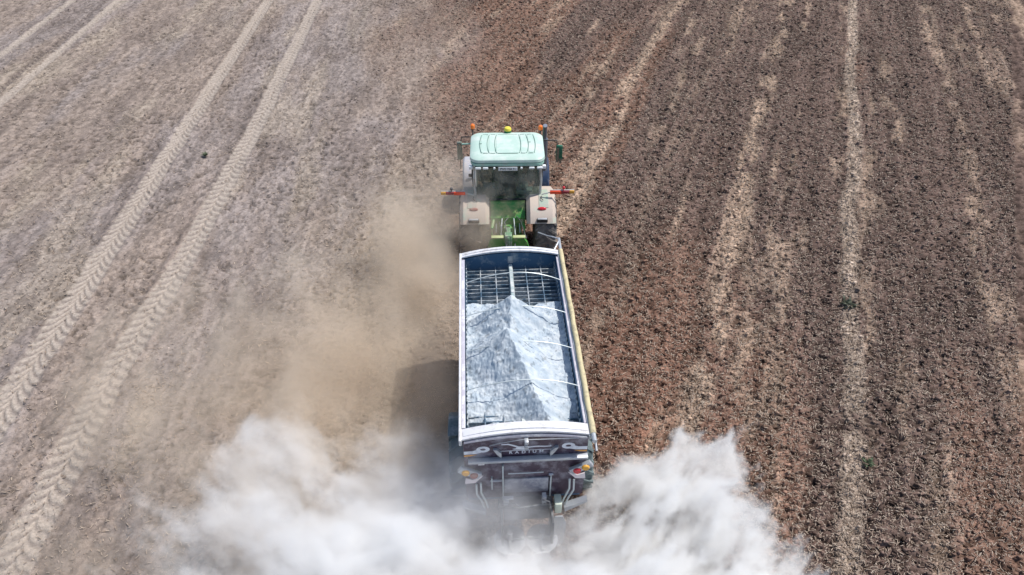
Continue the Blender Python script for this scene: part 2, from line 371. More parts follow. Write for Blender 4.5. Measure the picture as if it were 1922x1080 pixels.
vm = N.new('ShaderNodeVectorMath'); vm.operation = 'SCALE'; L.new(at.outputs['Color'], vm.inputs[0]); L.new(mr.outputs[0], vm.inputs['Scale'])
L.new(vm.outputs[0], p.inputs['Base Color'])
b = N.new('ShaderNodeBump'); b.inputs['Strength'].default_value = .7; b.inputs['Distance'].default_value = .03
n2 = N.new('ShaderNodeTexNoise'); n2.inputs['Scale'].default_value = 30; n2.inputs['Detail'].default_value = 5
L.new(tc.outputs['Object'], n2.inputs['Vector']); L.new(n2.outputs[0], b.inputs['Height']); L.new(b.outputs[0], p.inputs['Normal'])
gm.materials.append(m); SOIL = m
g = bpy.data.objects.new('ground', gm); S.collection.objects.link(g); g['kind'] = 'structure'

def raw_mesh(name, co, faces, nper, cols, mt):
    me = bpy.data.meshes.new(name); me.vertices.add(len(co)); me.vertices.foreach_set('co', co.astype(np.float32).ravel())
    me.loops.add(faces.size); me.loops.foreach_set('vertex_index', faces.astype(np.int32).ravel()); me.polygons.add(len(faces))
    me.polygons.foreach_set('loop_start', np.arange(len(faces), dtype=np.int32) * nper); me.update(calc_edges=True)
    a = me.color_attributes.new('soil', 'FLOAT_COLOR', 'POINT'); a.data.foreach_set('color', np.concatenate([cols, np.ones((len(cols), 1))], 1).astype(np.float32).ravel())
    me.materials.append(mt); o = bpy.data.objects.new(name, me); S.collection.objects.link(o); return o
def scatter(n):
    """points spread over the seen part of the field, closer together near the camera"""
    y = 5 + 36 * RNG.random(n) ** 1.25; hw = 9 + (y - 5) * .62
    x = (RNG.random(n) * 2 - 1) * hw; return x, y
# loose clods
n = 90000; x, y = scatter(n); h, col, st, mm = field(x, y)
keep = (RNG.random(n) < 0.25 + 0.75 * mm) & (np.abs(st) >= 0)
tkmask = np.zeros(n, bool)
for a, _, hw, k in TR: tkmask |= np.abs(x - (np.interp(y, CY_, CX_) if a == 'curve' else a)) < hw
keep &= ~tkmask; x, y, h, col, mm = x[keep], y[keep], h[keep], col[keep], mm[keep]; n = len(x)
phi = (1 + 5 ** .5) / 2
ico = np.array([(-1, phi, 0), (1, phi, 0), (-1, -phi, 0), (1, -phi, 0), (0, -1, phi), (0, 1, phi), (0, -1, -phi), (0, 1, -phi), (phi, 0, -1), (phi, 0, 1), (-phi, 0, -1), (-phi, 0, 1)]) / 1.9
icf = np.array([(0, 11, 5), (0, 5, 1), (0, 1, 7), (0, 7, 10), (0, 10, 11), (1, 5, 9), (5, 11, 4), (11, 10, 2), (10, 7, 6), (7, 1, 8), (3, 9, 4), (3, 4, 2), (3, 2, 6), (3, 6, 8), (3, 8, 9), (4, 9, 5), (2, 4, 11), (6, 2, 10), (8, 6, 7), (9, 8, 1)])
sz = (0.009 + 0.024 * RNG.random(n) ** 2.5) * (0.7 + 0.6 * mm) * (1 + (y - 5) * .012)
V = ico[None] * (0.35 + 1.25 * RNG.random((n, 12, 1))) * sz[:, None, None]
V = V * np.array([1.6, .9, .8]); an = (RNG.random(n) - .5) * 1.6; ca, sa = np.cos(an)[:, None], np.sin(an)[:, None]
V = np.stack([V[..., 0] * ca - V[..., 1] * sa, V[..., 0] * sa + V[..., 1] * ca, V[..., 2]], -1)
V += np.stack([x, y, h + sz * .35], 1)[:, None, :]
F = (icf[None] + (np.arange(n) * 12)[:, None, None]).reshape(-1, 3)
cc = np.repeat(col * (0.75 + 0.8 * RNG.random((n, 1))), 12, 0)
o = raw_mesh('soil_clods', V.reshape(-1, 3), F, 3, cc, SOIL); o['kind'] = 'stuff'; o['label'] = 'loose brown soil clods strewn over the tilled field'; o['category'] = 'soil clods'
# chopped straw
n = 620000; x, y = scatter(n); h, col, st, mm = field(x, y)
keep = RNG.random(n) < np.clip(st * .95 + 0.04, 0, 1); x, y, h, mm = x[keep], y[keep], h[keep], mm[keep]; n = len(x)
ln = (0.025 + 0.07 * RNG.random(n) ** 1.5) * (1 + (y - 5) * .01); wd = 0.0045 + 0.005 * RNG.random(n) + (y - 5) * .00012
an = RNG.random(n) * 6.28; d = np.stack([np.cos(an), np.sin(an), (RNG.random(n) - .4) * .7], 1) * ln[:, None]
pw = np.stack([-np.sin(an), np.cos(an), np.zeros(n)], 1) * wd[:, None]; c0 = np.stack([x, y, h + 0.022 + .02 * RNG.random(n)], 1)
up = np.array([0, 0, 1.0]) * wd[:, None] * 0.8
V = np.stack([c0 - d / 2 - pw, c0 - d / 2 + pw, c0 - d / 2 + up, c0 + d / 2 - pw, c0 + d / 2 + pw, c0 + d / 2 + up], 1)
F = (np.array([(0, 3, 5, 2), (2, 5, 4, 1), (1, 4, 3, 0)])[None] + (np.arange(n) * 6)[:, None, None]).reshape(-1, 4)
t = RNG.random((n, 1)); cc = np.repeat(np.array([[0.24, 0.165, 0.12]]) * (1 - t) + np.array([[0.60, 0.49, 0.38]]) * t, 6, 0)
sm = bpy.data.materials.new('straw'); sm.use_nodes = True; Ns, Ls = nt(sm); sa_ = Ns.new('ShaderNodeAttribute'); sa_.attribute_name = 'soil'
Ls.new(sa_.outputs['Color'], Ns['Principled BSDF'].inputs['Base Color']); Ns['Principled BSDF'].inputs['Roughness'].default_value = .8
o = raw_mesh('straw_litter', V.reshape(-1, 3), F, 4, cc, sm); o['kind'] = 'stuff'; o['label'] = 'pale chopped straw scattered across the brown field'; o['category'] = 'straw'
# a few weeds
def weed(x, y, sz, label, col):
    b = MB(); rr = random.Random(int(x * 100))
    for i in range(46):
        a = rr.random() * 6.28; l = sz * (.4 + .6 * rr.random()); r0 = rr.random() * sz * .5; w = sz * .13
        c, s = math.cos(a), math.sin(a); q = Vector((rr.uniform(-.3, .3) * sz, rr.uniform(-.3, .3) * sz, 0.02))
        z = l * rr.uniform(.3, .9)
        v = [b.b.verts.new(q + Vector(p_)) for p_ in ((0, 0, 0), (c * l * .5 - s * w, s * l * .5 + c * w, z * .8), (c * l, s * l, z), (c * l * .5 + s * w, s * l * .5 - c * w, z * .8))]
        b.b.faces.new(v)
    o = b.build('weed', mat('weed_leaf', col, .7, var=.3), None, smooth=0)
    o.location = (x, y, 0.0); o['label'] = label; o['category'] = 'weed'; o['group'] = 'weeds in the field'
weed(9.3, 13.3, .26, 'dark green weed at the far end of the pale straw line right of the tractor', (.05, .06, .035))
weed(7.55, 8.3, .17, 'small green weed in the pale line near the lower right corner', (.075, .10, .05))
weed(-10.6, 22.6, .15, 'low green weed between the two left wheel tracks', (.09, .11, .06))

# ------------------------------------------------------------ spreader trailer
T = thing('spreader_trailer', 'open maroon lime spreader trailer with white rims hitched behind the green tractor', 'trailer', (0, 8.5, 0))
OFF = Vector((0, -8.5, 0))
def tb(mb, name, m, parent=None, label=None, smooth=35):
    bmesh.ops.translate(mb.b, vec=OFF, verts=mb.b.verts); return mb.build(name, m, parent or T, smooth, label)
y0, y1 = 7.05, 12.12
outer = [(-1.07, 3.16), (-1.07, 2.2), (-.42, 1.2), (.42, 1.2), (1.07, 2.2), (1.07, 3.16)]
inner = [(1.02, 3.16), (1.02, 2.22), (.38, 1.26), (-.38, 1.26), (-1.02, 2.22), (-1.02, 3.16)]
tb(MB().prism(outer + [(1.045, 3.16), (1.045, 2.21), (.4, 1.235), (-.4, 1.235), (-1.045, 2.21), (-1.045, 3.16)], y0 + .05, y1 - .05), 'hopper_shell', 'maroon')
tb(MB().prism([(-1.043, 3.16), (-1.043, 2.213), (-.4, 1.238), (.4, 1.238), (1.043, 2.213), (1.043, 3.16)] + inner, y0 + .055, y1 - .055), 'hopper_lining', 'inside')
# front and rear gable walls
ar = arch(-1.07, 1.07, 3.14, .13)
tb(MB().prism([(-1.07, 1.45)] + ar + [(1.07, 1.45)], y1 - .05, y1 - .02), 'front_wall', 'maroon')
tb(MB().prism([(-1.035, 1.3)] + arch(-1.035, 1.035, 3.12, .13) + [(1.035, 1.3)], y1 - .085, y1 - .053), 'front_lining', 'inside')
rw = tb(MB().prism([(-1.07, 1.42)] + ar + [(1.07, 1.42)], y0, y0 + .04), 'rear_wall', 'maroon')
tb(MB().prism([(-1.035, 1.3)] + arch(-1.035, 1.035, 3.12, .13) + [(1.035, 1.3)], y0 + .043, y0 + .07), 'rear_lining', 'inside')
# white arched rims: two steps each
def rim(name, ya, yb, zz):
    b = MB().prism(arch(-1.09, 1.09, 3.18, .145) + arch(-1.09, 1.09, 3.215, .15)[::-1], ya, yb)
    b.prism(arch(-1.06, 1.06, 3.20, .155) + arch(-1.06, 1.06, 3.232, .155)[::-1], ya + .06, yb - .05)
    return tb(b, name, 'white')
rim('rear_rim', y0 - .02, y0 + .2, 0); rim('front_rim', y1 - .14, y1 + .01, 0)
tb(MB().prism(arch(-1.05, 1.05, 3.115, .12) + arch(-1.05, 1.05, 3.155, .13)[::-1], y0 - .035, y0 - .003), 'rear_gable_trim', 'rail')
# side rails
tb(MB().box(-1.135, -1.087, y0 - .06, y1 - .01, 3.1, 3.235, .012), 'side_rail', 'white')
tb(MB().box(-1.083, -1.02, y0 + .24, y1 - .2, 3.165, 3.2, .008), 'inner_rail', 'rail')
tb(MB().box(1.06, 1.1, y0 - .05, y1 - .02, 3.1, 3.215, .008), 'side_rail', 'steel')
tb(MB().box(1.015, 1.057, y0 + .24, y1 - .2, 3.165, 3.195, .006), 'inner_rail', 'rail')
# small lugs that hold the hoops, along both rails
for k in range(34):
    yy = 7.5 + k * .135
    for xx in (.985, -.999): tb(MB().box(xx, xx + .014, yy, yy + .045, 2.93, 3.0), 'rope_hook', 'hoop', smooth=0)
for yy, rs in ((11.1, .25), (10.07, .22), (9.07, .23), (8.12, .22)):
    tb(MB().tube([(x_, yy + (0.012 * math.sin(x_ * 3)), z_) for x_, z_ in arch(-1.0, 1.02, 3.205, rs, 21)], .0095), 'roof_hoop', 'hoop')
# sieve grid
b = MB(); yy = 7.4
while yy < 12.0:
    b.box(-1.0, 1.0, yy, yy + .018, 2.785, 2.865); yy += .125
for xx in (-.68, -.34, .34, .68, -.99, .99): b.box(xx - .011, xx + .011, 7.35, 12.02, 2.85, 2.88)
for k in range(3): b.box(-1.01, 1.01, 7.9 + k * 1.7, 7.96 + k * 1.7, 2.70, 2.78)
tb(b, 'sieve_grid', 'grid')
tb(MB().prism([(-.05, 2.89), (-.032, 2.95), (.032, 2.95), (.05, 2.89)], 7.4, 12.02), 'ridge_beam', 'dustybar')
tb(MB().box(-.055, .055, y1 - .097, y1 - .086, 2.97, 3.16, .004), 'level_window', 'steel')
# tarp roll and crank
seg = [(1.135 + .004 * math.sin(t * 1.3), 7.02 + t * (5.08 / 26), 3.235 + .008 * math.sin(t * 1.7)) for t in range(27)]
tb(MB().tube(seg, [.05 + .003 * math.sin(i * 2.1) for i in range(27)], 14), 'tarp_roll', 'tarp')
b = MB().tube([(1.135, 12.08, 3.24), (1.14, 12.5, 3.26)], .034, 10).tube([(1.135, 7.02, 3.235), (1.135, 6.86, 3.235)], .042, 12).tube([(1.135, 6.93, 3.235), (1.17, 6.93, 3.1), (1.17, 6.8, 3.06)], .02)
b.tube([(1.14, 12.42, 3.27), (.98, 12.1, 3.21)], .02).tube([(1.14, 12.48, 3.27), (.98, 12.56, 3.28), (.9, 12.7, 3.2), (.72, 13.05, 3.05)], .015)
tb(b, 'tarp_crank', 'steel')
# rear wall fittings
yr = y0 - .003
tb(MB().box(-1.0, 1.08, yr - .10, yr, 2.615, 2.68, .012), 'cross_beam', 'steel')
tb(MB().box(-1.0, 1.08, yr - .04, yr, 2.555, 2.585, .006), 'cross_bar', 'dark')
b = MB()
b.tube([(-.45, yr - .02, 3.08), (0, yr - .06, 3.22)], .008, 6).tube([(0, yr - .06, 3.2), (.9, yr - .03, 3.14)], .008, 6).tube([(-.45, yr - .02, 3.08), (-.62, yr - .02, 3.02)], .008, 6)
b.box(-.035, .035, yr - .13, yr, 3.14, 3.22, .012).box(-.03, .03, yr - .09, yr, 2.96, 3.02, .01).box(-.012, .012, yr - .05, yr, 2.98, 3.16)
tb(b, 'sheet_rope', 'steel')
def poly_decal(pts, name, m, d=.004):
    return tb(MB().prism(pts, y0 - d, y0 - .0005), name, m, rw_dummy, smooth=0)
rw_dummy = rw
# ring-and-tail emblems at the two sides
for sx in (-1, 1):
    b = MB(); cx, cz = sx * .735, 2.9
    n_ = 28
    o_ = [(cx + .115 * math.cos(2 * math.pi * i / n_), cz + .082 * math.sin(2 * math.pi * i / n_)) for i in range(n_)]
    i_ = [(cx + .048 * math.cos(2 * math.pi * i / n_), cz + .03 * math.sin(2 * math.pi * i / n_)) for i in range(n_)]
    for k in range(n_):
        k2 = (k + 1) % n_; b.prism([o_[k], o_[k2], i_[k2], i_[k]], y0 - .005, y0 - .001)
    tb(b, 'ring_emblem', 'decal', rw, smooth=0)
    q = [(cx + sx * .02, cz - .08), (cx + sx * .14, cz - .115), (sx * 1.065, cz - .125), (sx * 1.065, cz - .04), (cx + sx * .17, cz - .035), (cx + sx * .105, cz - .0)]
    tb(MB().prism(q, y0 - .0045, y0 - .0015), 'emblem_tail', 'decal', rw, smooth=0)
    tb(MB().prism([(sx * .84, cz - .135), (sx * 1.065, cz - .145), (sx * 1.065, cz - .185), (sx * .95, cz - .175)], y0 - .0045, y0 - .0015), 'orange_stripe', 'decal_orange', rw, smooth=0)
# running-figure emblem with long tails
pts = [(-.42, 3.02), (-.30, 3.03), (-.2, 2.985), (-.12, 2.94), (.0, 2.945), (.06, 2.93), (.2, 2.94), (.34, 2.925), (.42, 2.925), (.43, 2.945), (.44, 2.91), (.36, 2.9), (.24, 2.905), (.1, 2.905), (.04, 2.89), (.05, 2.845), (-.06, 2.845), (-.2, 2.862), (-.23, 2.875), (-.17, 2.89), (-.16, 2.92), (-.24, 2.965), (-.31, 3.0), (-.42, 3.0)]
tb(MB().prism(pts, y0 - .005, y0 - .001), 'running_emblem', 'decal', rw, smooth=0)
tb(MB().box(-.46, .5, y0 - .0045, y0 - .0015, 2.822, 2.834), 'emblem_line', 'decal', rw, smooth=0)
text('RADIUM', .1, 'decal', rw, (0.01, y0 - .004 - 8.5, 2.775), (R(90), 0, 0), space=1.9)
# hinge arms beside the emblem
for sx in (-1, 1):
    tb(MB().prism([(sx * .56, 2.93), (sx * .50, 2.92), (sx * .42, 2.82), (sx * .42, 2.68), (sx * .50, 2.80)], yr - .05, yr), 'hinge_arm', 'steel').location = (0, 0, 0)
# lower rear: gate, guides, rods
tb(MB().box(-.38, .42, yr - .035, yr, 1.60, 2.02, .006), 'outlet_gate', mat('grey_gate', (.2, .2, .24), .5, dirt=(.4, .4, .42), dirt_amt=.35))
tb(MB().tube([(-.31, yr - .04, 2.21), (.32, yr - .04, 2.21)], .011), 'gate_handle', 'hoop')
for xx, za, zb in ((-.40, 1.45, 2.46), (.46, 1.45, 2.08), (-.60, 1.75, 2.1)):
    tb(MB().box(xx - .012, xx + .012, yr - .055, yr, za, zb, .003), 'gate_guide', 'hoop')
for q in ((-.63, -.42, 1.98, 1.99), (-.83, -.72, 2.5, 2.56), (.42, .5, 2.1, 2.115)): tb(MB().box(q[0], q[1], yr - .04, yr, q[2], q[3], .002), 'latch_plate', 'white')
# angled light clusters
for sx in (-1, 1):
    cl = bpy.data.objects.new('light_cluster', None); S.collection.objects.link(cl); cl.parent = T
    ang = R(-32 * sx)
    mt = Matrix.Translation((sx * .98, yr - .09, 2.36)) @ Matrix.Rotation(ang, 4, 'Y')
    tb(MB().box(-.21, .21, -.02, .05, -.075, .075, .012, mt=mt), 'housing', 'steel', cl)
    for dx, mm_ in ((-.085 * sx, 'red' if sx > 0 else 'red_dusty'), (.085 * sx, 'amber')):
        b = MB().lathe([(-.055, .055), (-.04, .068), (-.018, .072)], (dx, 0, 0), 'y', 20); bmesh.ops.transform(b.b, matrix=mt, verts=b.b.verts); tb(b, 'lens', mm_, cl)
    tb(MB().prism([(sx * .80, 2.2), (sx * .75, 2.22), (sx * .90, 2.02), (sx * 1.08, 2.0), (sx * 1.06, 2.17), (sx * .93, 2.11)], yr - .07, yr - .05), 'reflector_board', mat('pink_white_board', (.7, .62, .62), .5), cl, smooth=0)
    tb(MB().tube([(sx * .80, yr - .05, 1.98), (sx * .80, yr - .1, 1.75), (sx * .72, yr - .12, 1.5), (sx * .68, yr - .1, 1.25)], .018).tube([(sx * .88, yr - .05, 1.95), (sx * .88, yr - .1, 1.7), (sx * .79, yr - .12, 1.48), (sx * .75, yr - .1, 1.22)], .018), 'light_cable', 'hoop')
# spreading unit
tb(MB().box(-.46, .50, 6.82, y0 - .01, 1.36, 1.44, .01).box(-.46, -.42, 6.5, 6.98, .55, 1.36, .004).box(.46, .50, 6.5, 6.98, .55, 1.36, .004).box(-.4, .44, 6.85, 6.9, .95, 1.36), 'spinner_frame', 'dark')
tb(MB().box(.53, .66, 6.75, 6.98, 1.25, 1.55, .02), 'valve_block', mat('pale_valve', (.5, .55, .45), .5))
tb(MB().prism([(.53, .2), (.73, .2), (.76, .95), (.68, 1.2), (.53, 1.2)], 6.72, 6.74), 'side_deflector', 'steel')
tb(MB().box(.56, .66, 6.69, 6.716, .16, .24, .005), 'corner_marker', 'white')
for sx in (-1, 1):
    tb(MB().lathe([(.62, .28), (.625, .3), (.64, .3), (.65, .06), (.9, .05)], (sx * .3, 6.62, 0), 'z', 28), 'spinner_disc', 'steel')
    tb(MB().box(sx * .3 - .26, sx * .3 + .26, 6.6, 6.64, .652, .72).box(sx * .3 - .02, sx * .3 + .02, 6.36, 6.88, .652, .72), 'spinner_vane', 'steel')
for q in ([(-.36, .5), (-.36, .68), (-.18, .66), (-.08, .6), (-.08, .5)], [(.1, .56), (.2, .68), (.42, .7), (.42, .5), (.1, .5)]): tb(MB().prism(q, 6.3, 6.33), 'rear_deflector', 'white')
for pts, r_ in ((((-.36, 6.8, 1.44), (-.2, 6.72, 1.56), (.05, 6.7, 1.62), (.25, 6.74, 1.6), (.42, 6.8, 1.5)), .014), (((-.28, 6.8, 1.44), (-.1, 6.74, 1.52), (.1, 6.72, 1.56), (.36, 6.78, 1.56)), .014), (((-.52, 6.9, 1.3), (-.46, 6.8, 1.6), (-.2, 6.76, 1.64), (-.06, 6.74, 1.5), (.02, 6.75, 1.4)), .011), (((.3, 6.8, 1.66), (.42, 6.78, 1.62), (.46, 6.78, 1.4)), .016)):
    tb(MB().tube(pts, r_), 'hydraulic_hose', 'hose')
for q in ((-.42, -.22, 6.86, 6.92, 1.60, 1.65), (-.4, -.3, 6.84, 6.94, 1.44, 1.6), (.3, .38, 6.84, 6.94, 1.44, 1.68)): tb(MB().box(*q, .008), 'hydraulic_motor', 'steel')
for sx in (-1, 1):
    tb(MB().prism([(sx * .72, 1.25), (sx * 1.14, 1.46), (sx * 1.14, 1.42), (sx * .74, 1.12)], 6.86, 6.98), 'boundary_flap', 'steel')
# chassis, axle, wheels, drawbar
tb(MB().box(-.5, -.38, 7.1, 12.6, .95, 1.18).box(.38, .5, 7.1, 12.6, .95, 1.18).box(-.38, .38, 8.4, 8.6, .95, 1.15).prism([(-.5, 12.6), (.5, 12.6), (.1, 14.5), (-.1, 14.5)], .78, .95, 'xy').tube([(.0, 14.4, .8), (.1, 15.1, .62)], .05), 'chassis', 'dark')
tb(MB().tube([(-1.0, 8.45, .82), (1.0, 8.45, .82)], .07), 'axle', 'dark')
for sx in (-1, 1):
    w_ = wheel(T, sx * 1.155, -.05, .78, .54, 'tyre_green', 'white', lugs=20)
    a_ = (-1.43, -1.10) if sx < 0 else (1.10, 1.43)
    b = MB(); arc_shell(b, a_[0], a_[1], -.05, .8, .87, .89, 38, 100, rnd=.02)
    b.build('mudguard', mat('grey_green_mudguard', (.10, .14, .15), .5, dirt=(.3, .32, .32), dirt_amt=.3), T)
# outlet chute and clutter on the hitch
for q in ([(-.1, 12.3, 1.3), (-.2, 13.4, 1.5), (.1, 15.2, 1.25)], [(.12, 12.3, 1.3), (.2, 13.4, 1.45), (.3, 15.2, 1.2)]): tb(MB().tube(q, .016), 'supply_hose', 'hose')

# ------------------------------------------------------------ lime load
def heap(x, y):
    xn = x; ridge1 = (-.02) ; z = np.full_like(x, -9.0)
    n = (fbm(x * 2.0, y * 2.0, 3, 101) - .5) * .12 + (fbm(x * 14, y * 12, 2, 103) - .5) * .03 + (fbm(x * 34, y * 30, 3, 104) - .5) * .028
    groove = .05 * (fbm(np.arctan2(x + .1, y - 9.4) * 5, np.hypot(x, y - 9.4) * .7, 3, 105) - .5)
    jag = .13 * (fbm(y * 2.2, y * 0 + 2, 4, 121) - .5) + .05 * (vnoise(y * 14, x * 6, 122) - .5); x = x + jag
    r1_ = x + .10; p1 = 3.64 - .80 * np.abs(r1_) ** 1.06 - 1.25 * np.maximum(0, y - 10.15) - .66 * np.maximum(0, 10.15 - y)
    r2_ = x + .24 - np.maximum(0, 9.16 - y) * .40; p2 = 3.68 - np.where(r2_ < 0, .74, .86) * np.abs(r2_) ** 1.04 - np.maximum(0, y - 9.16) * .95 - np.maximum(0, 9.16 - y) * .30
    toe = .25 * (fbm(x * 3, x * 0 + 1, 3, 131) - .5); pb = 2.90 - .02 * x - 1.6 * np.maximum(0, y - 10.7 + toe) - .6 * np.maximum(0, 7.9 - y) * (.1 + np.abs(x) * .9) + .06 * sstep(.3, 1, x)
    k_ = 18.0; a = np.log(np.exp(k_ * (p1 - 3)) + np.exp(k_ * (p2 - 3)) + np.exp(k_ * (pb - 3))) / k_ + 3
    gully = -.03 * sstep(.5, .8, fbm(y * 5 + x * 1.2, x * 1.1, 3, 107)) * sstep(.05, .35, np.abs(r2_)) + .02 * sstep(.62, .75, fbm(x * 5, y * 5, 3, 108))
    return a + n + groove + gully
hx = np.linspace(-1.005, 1.005, 190); hy = np.linspace(7.14, 12.0, 440)
def hf(x, y):
    z = heap(x, y); t = fbm(x * 9, y * 9, 4, 110); v = sstep(.25, .75, t)
    sp = 1 - .35 * sstep(.70, .8, fbm(x * 16, y * 16, 2, 111)) 
    c = (np.array([[.38, .445, .50]]) * (1 - v)[:, None] + np.array([[.52, .565, .595]]) * v[:, None]) * sp[:, None]  # blue of the heap's shaded side put into the whole powder colour
    return np.maximum(z, 1.32 + .8 * np.maximum(0, np.abs(x) - .38)).astype(np.float32), c.astype(np.float32), None, None
hm = grid_mesh('lime_heap', hx, hy, hf)
lm = bpy.data.materials.new('lime_powder'); lm.use_nodes = True; N, L = nt(lm); p = N['Principled BSDF']; p.inputs['Roughness'].default_value = 1; p.inputs['Specular IOR Level'].default_value = .1
at = N.new('ShaderNodeAttribute'); at.attribute_name = 'soil'; L.new(at.outputs['Color'], p.inputs['Base Color'])
b = N.new('ShaderNodeBump'); b.inputs['Strength'].default_value = .35; b.inputs['Distance'].default_value = .012; n2 = N.new('ShaderNodeTexNoise'); n2.inputs['Scale'].default_value = 26; n2.inputs['Detail'].default_value = 6
tc = N.new('ShaderNodeTexCoord'); L.new(tc.outputs['Object'], n2.inputs['Vector']); L.new(n2.outputs[0], b.inputs['Height']); L.new(b.outputs[0], p.inputs['Normal'])
hm.materials.append(lm)
ho = bpy.data.objects.new('lime_heap', hm); S.collection.objects.link(ho)
ho['label'] = 'ridged heap of pale grey lime powder lying inside the open trailer'; ho['category'] = 'lime heap'

# ------------------------------------------------------------ tractor (local: x across, y forward, rear window at y 0.1)
K = thing('tractor', 'green farm tractor with mint cab roof and dusty rear fenders pulling the spreader trailer', 'tractor', (.15, 16.2, 0), R(-2))
def kb(mb, name, m, parent=None, label=None, smooth=35): return mb.build(name, m, parent or K, smooth, label)
# roof: rounded slab with raised centre panel
def rrect(x0, x1, y0_, y1_, r, n=7):
    pts = []
    for cx, cy, a0 in ((x1 - r, y1_ - r, 0), (x0 + r, y1_ - r, 90), (x0 + r, y0_ + r, 180), (x1 - r, y0_ + r, 270)):
        for i in range(n + 1): a = R(a0 + 90 * i / n); pts.append((cx + r * math.cos(a), cy + r * math.sin(a)))
    return pts
def loft(mb, loops, cap=True):
    rings = [[mb.b.verts.new(p_) for p_ in lp] for lp in loops]
    for a, b_ in zip(rings, rings[1:]):
        n_ = len(a)
        for k in range(n_): mb.b.faces.new((a[k], a[(k + 1) % n_], b_[(k + 1) % n_], b_[k]))
    if cap: mb.b.faces.new(rings[0][::-1]); mb.b.faces.new(rings[-1])
    return mb
def rl(x0, x1, ya, yb, r, z): return [(px, py, z) for px, py in rrect(x0, x1, ya, yb, r)]
roof = kb(loft(MB(), [rl(-.99, .99, .02, 1.5, .22, 3.09), rl(-1.03, 1.03, -.02, 1.54, .26, 3.12), rl(-1.02, 1.02, -.005, 1.53, .26, 3.19), rl(-.96, .96, .06, 1.47, .22, 3.235), rl(-.80, .80, .22, 1.38, .12, 3.25)]), 'roof', 'roof')
kb(loft(MB(), [rl(-.95, .95, .05, 1.46, .2, 2.985), rl(-1.01, 1.01, -.03, 1.52, .24, 3.02), rl(-1.01, 1.01, -.03, 1.52, .24, 3.088)]), 'roof_skirt', 'roofedge', roof)
# pressed panels and grooves of the roof
b = MB()
for x0_, x1_ in ((-.30, .34),):
    b.prism(rrect(x0_, x1_, .26, 1.30, .07, 4), 3.2505, 3.262, 'xy')
for x0_, x1_ in ((-.50, -.34), (.38, .54)):
    b.prism(rrect(x0_, x1_, .27, 1.31, .05, 4), 3.2505, 3.26, 'xy')
for x0_, x1_ in ((-.72, -.545), (.585, .745)):
    b.prism(rrect(x0_, x1_, .3, 1.3, .06, 4), 3.2505, 3.258, 'xy')
kb(b, 'roof_panels', 'roof', roof)
gm_ = mat('roof_groove', (.12, .22, .18), .7)
b = MB()
def bow(xc, bulge, ya=.26, yb=1.30, w=.0075):
    P = [(xc + bulge * (1 - (2 * t - 1) ** 2), ya + (yb - ya) * t) for t in [i / 12 for i in range(13)]]
    b.prism([(x_ - w, y_) for x_, y_ in P] + [(x_ + w, y_) for x_, y_ in P[::-1]], 3.2615, 3.2655, 'xy')
for xc, bu in ((-.29, -.055), (.33, .055), (-.49, -.065), (.53, .065), (-.70, -.06), (.735, .05)): bow(xc + .0, bu)
for x0_, x1_ in ((-.26, .30), (-.46, -.33), (.37, .5), (-.67, -.53), (.57, .7)):
    b.box(x0_, x1_, .247, .262, 3.2615, 3.2655); b.box(x0_, x1_, 1.303, 1.316, 3.2615, 3.2655)
b.box(-.78, -.70, .78, .80, 3.2615, 3.266).box(.60, .66, .85, .87, 3.2615, 3.266)
kb(b, 'roof_grooves', gm_, roof, smooth=0)
# cab frame
for sx in (-1, 1): kb(MB().tube([(sx * .90, .08, 1.85), (sx * .93, .06, 2.5), (sx * .90, .06, 3.02)], .035), 'rear_pillar', 'pillar')
b = MB()
for sx in (-1, 1):
    b.tube([(sx * .93, .85, 1.25), (sx * 1.0, .85, 2.2), (sx * .95, .85, 3.0)], .035).tube([(sx * .72, 1.62, 1.5), (sx * .90, 1.5, 2.4), (sx * .90, 1.42, 3.0)], .035)
b.box(-.92, .92, .03, .11, 2.93, 3.0, .01).box(-.9, .9, .05, .12, 1.82, 1.9, .01)
kb(b, 'cab_frame', 'black')
kb(MB().box(-.87, .87, .075, .085, 1.9, 2.93), 'rear_window', 'glass', smooth=0)
for sx in (-1, 1):
    kb(MB().box(sx * .955 - .004, sx * .955 + .004, .12, .82, 1.7, 2.96), 'side_window', 'glass', smooth=0); kb(MB().box(sx * .965 - .004, sx * .965 + .004, .88, 1.45, 1.4, 2.96), 'door_window', 'glass', smooth=0)
kb(MB().box(-.86, .86, 1.5, 1.508, 1.6, 2.96), 'windscreen', 'glass', smooth=0)
kb(MB().box(-.88, .88, .12, 1.48, 1.15, 1.25, .01).box(-.88, -.8, .12, 1.48, 1.25, 1.5).box(.8, .88, .12, 1.48, 1.25, 1.5), 'cab_floor', 'black')
# inside: seat, console, steering wheel
st = kb(MB().box(-.26, .26, .55, 1.0, 1.62, 1.76, .05).box(-.18, .18, .65, .9, 1.25, 1.62, .02), 'driver_seat', 'seat')
kb(MB().box(-.25, .25, .45, .58, 1.74, 2.4, .06), 'backrest', 'seat', st); kb(MB().box(-.15, .15, .47, .57, 2.42, 2.6, .04), 'headrest', 'seat', st)
kb(MB().box(.32, .62, .4, 1.1, 1.5, 1.85, .04).box(.36, .5, .9, 1.2, 1.85, 1.93, .02).box(.58, .76, 1.0, 1.05, 2.0, 2.3, .01), 'armrest_console', 'cabgrey')
kb(MB().box(-.7, -.35, .2, .5, 1.9, 2.2, .03), 'tool_box', 'cabgrey')
kb(MB().box(.25, .7, .16, .4, 2.0, 2.12, .02).box(.4, .5, .2, .3, 2.12, 2.6, .02).tube([(.2, .2, 2.5), (.35, .25, 2.2), (.6, .2, 2.1)], .02), 'monitor_mount', 'cabgrey')
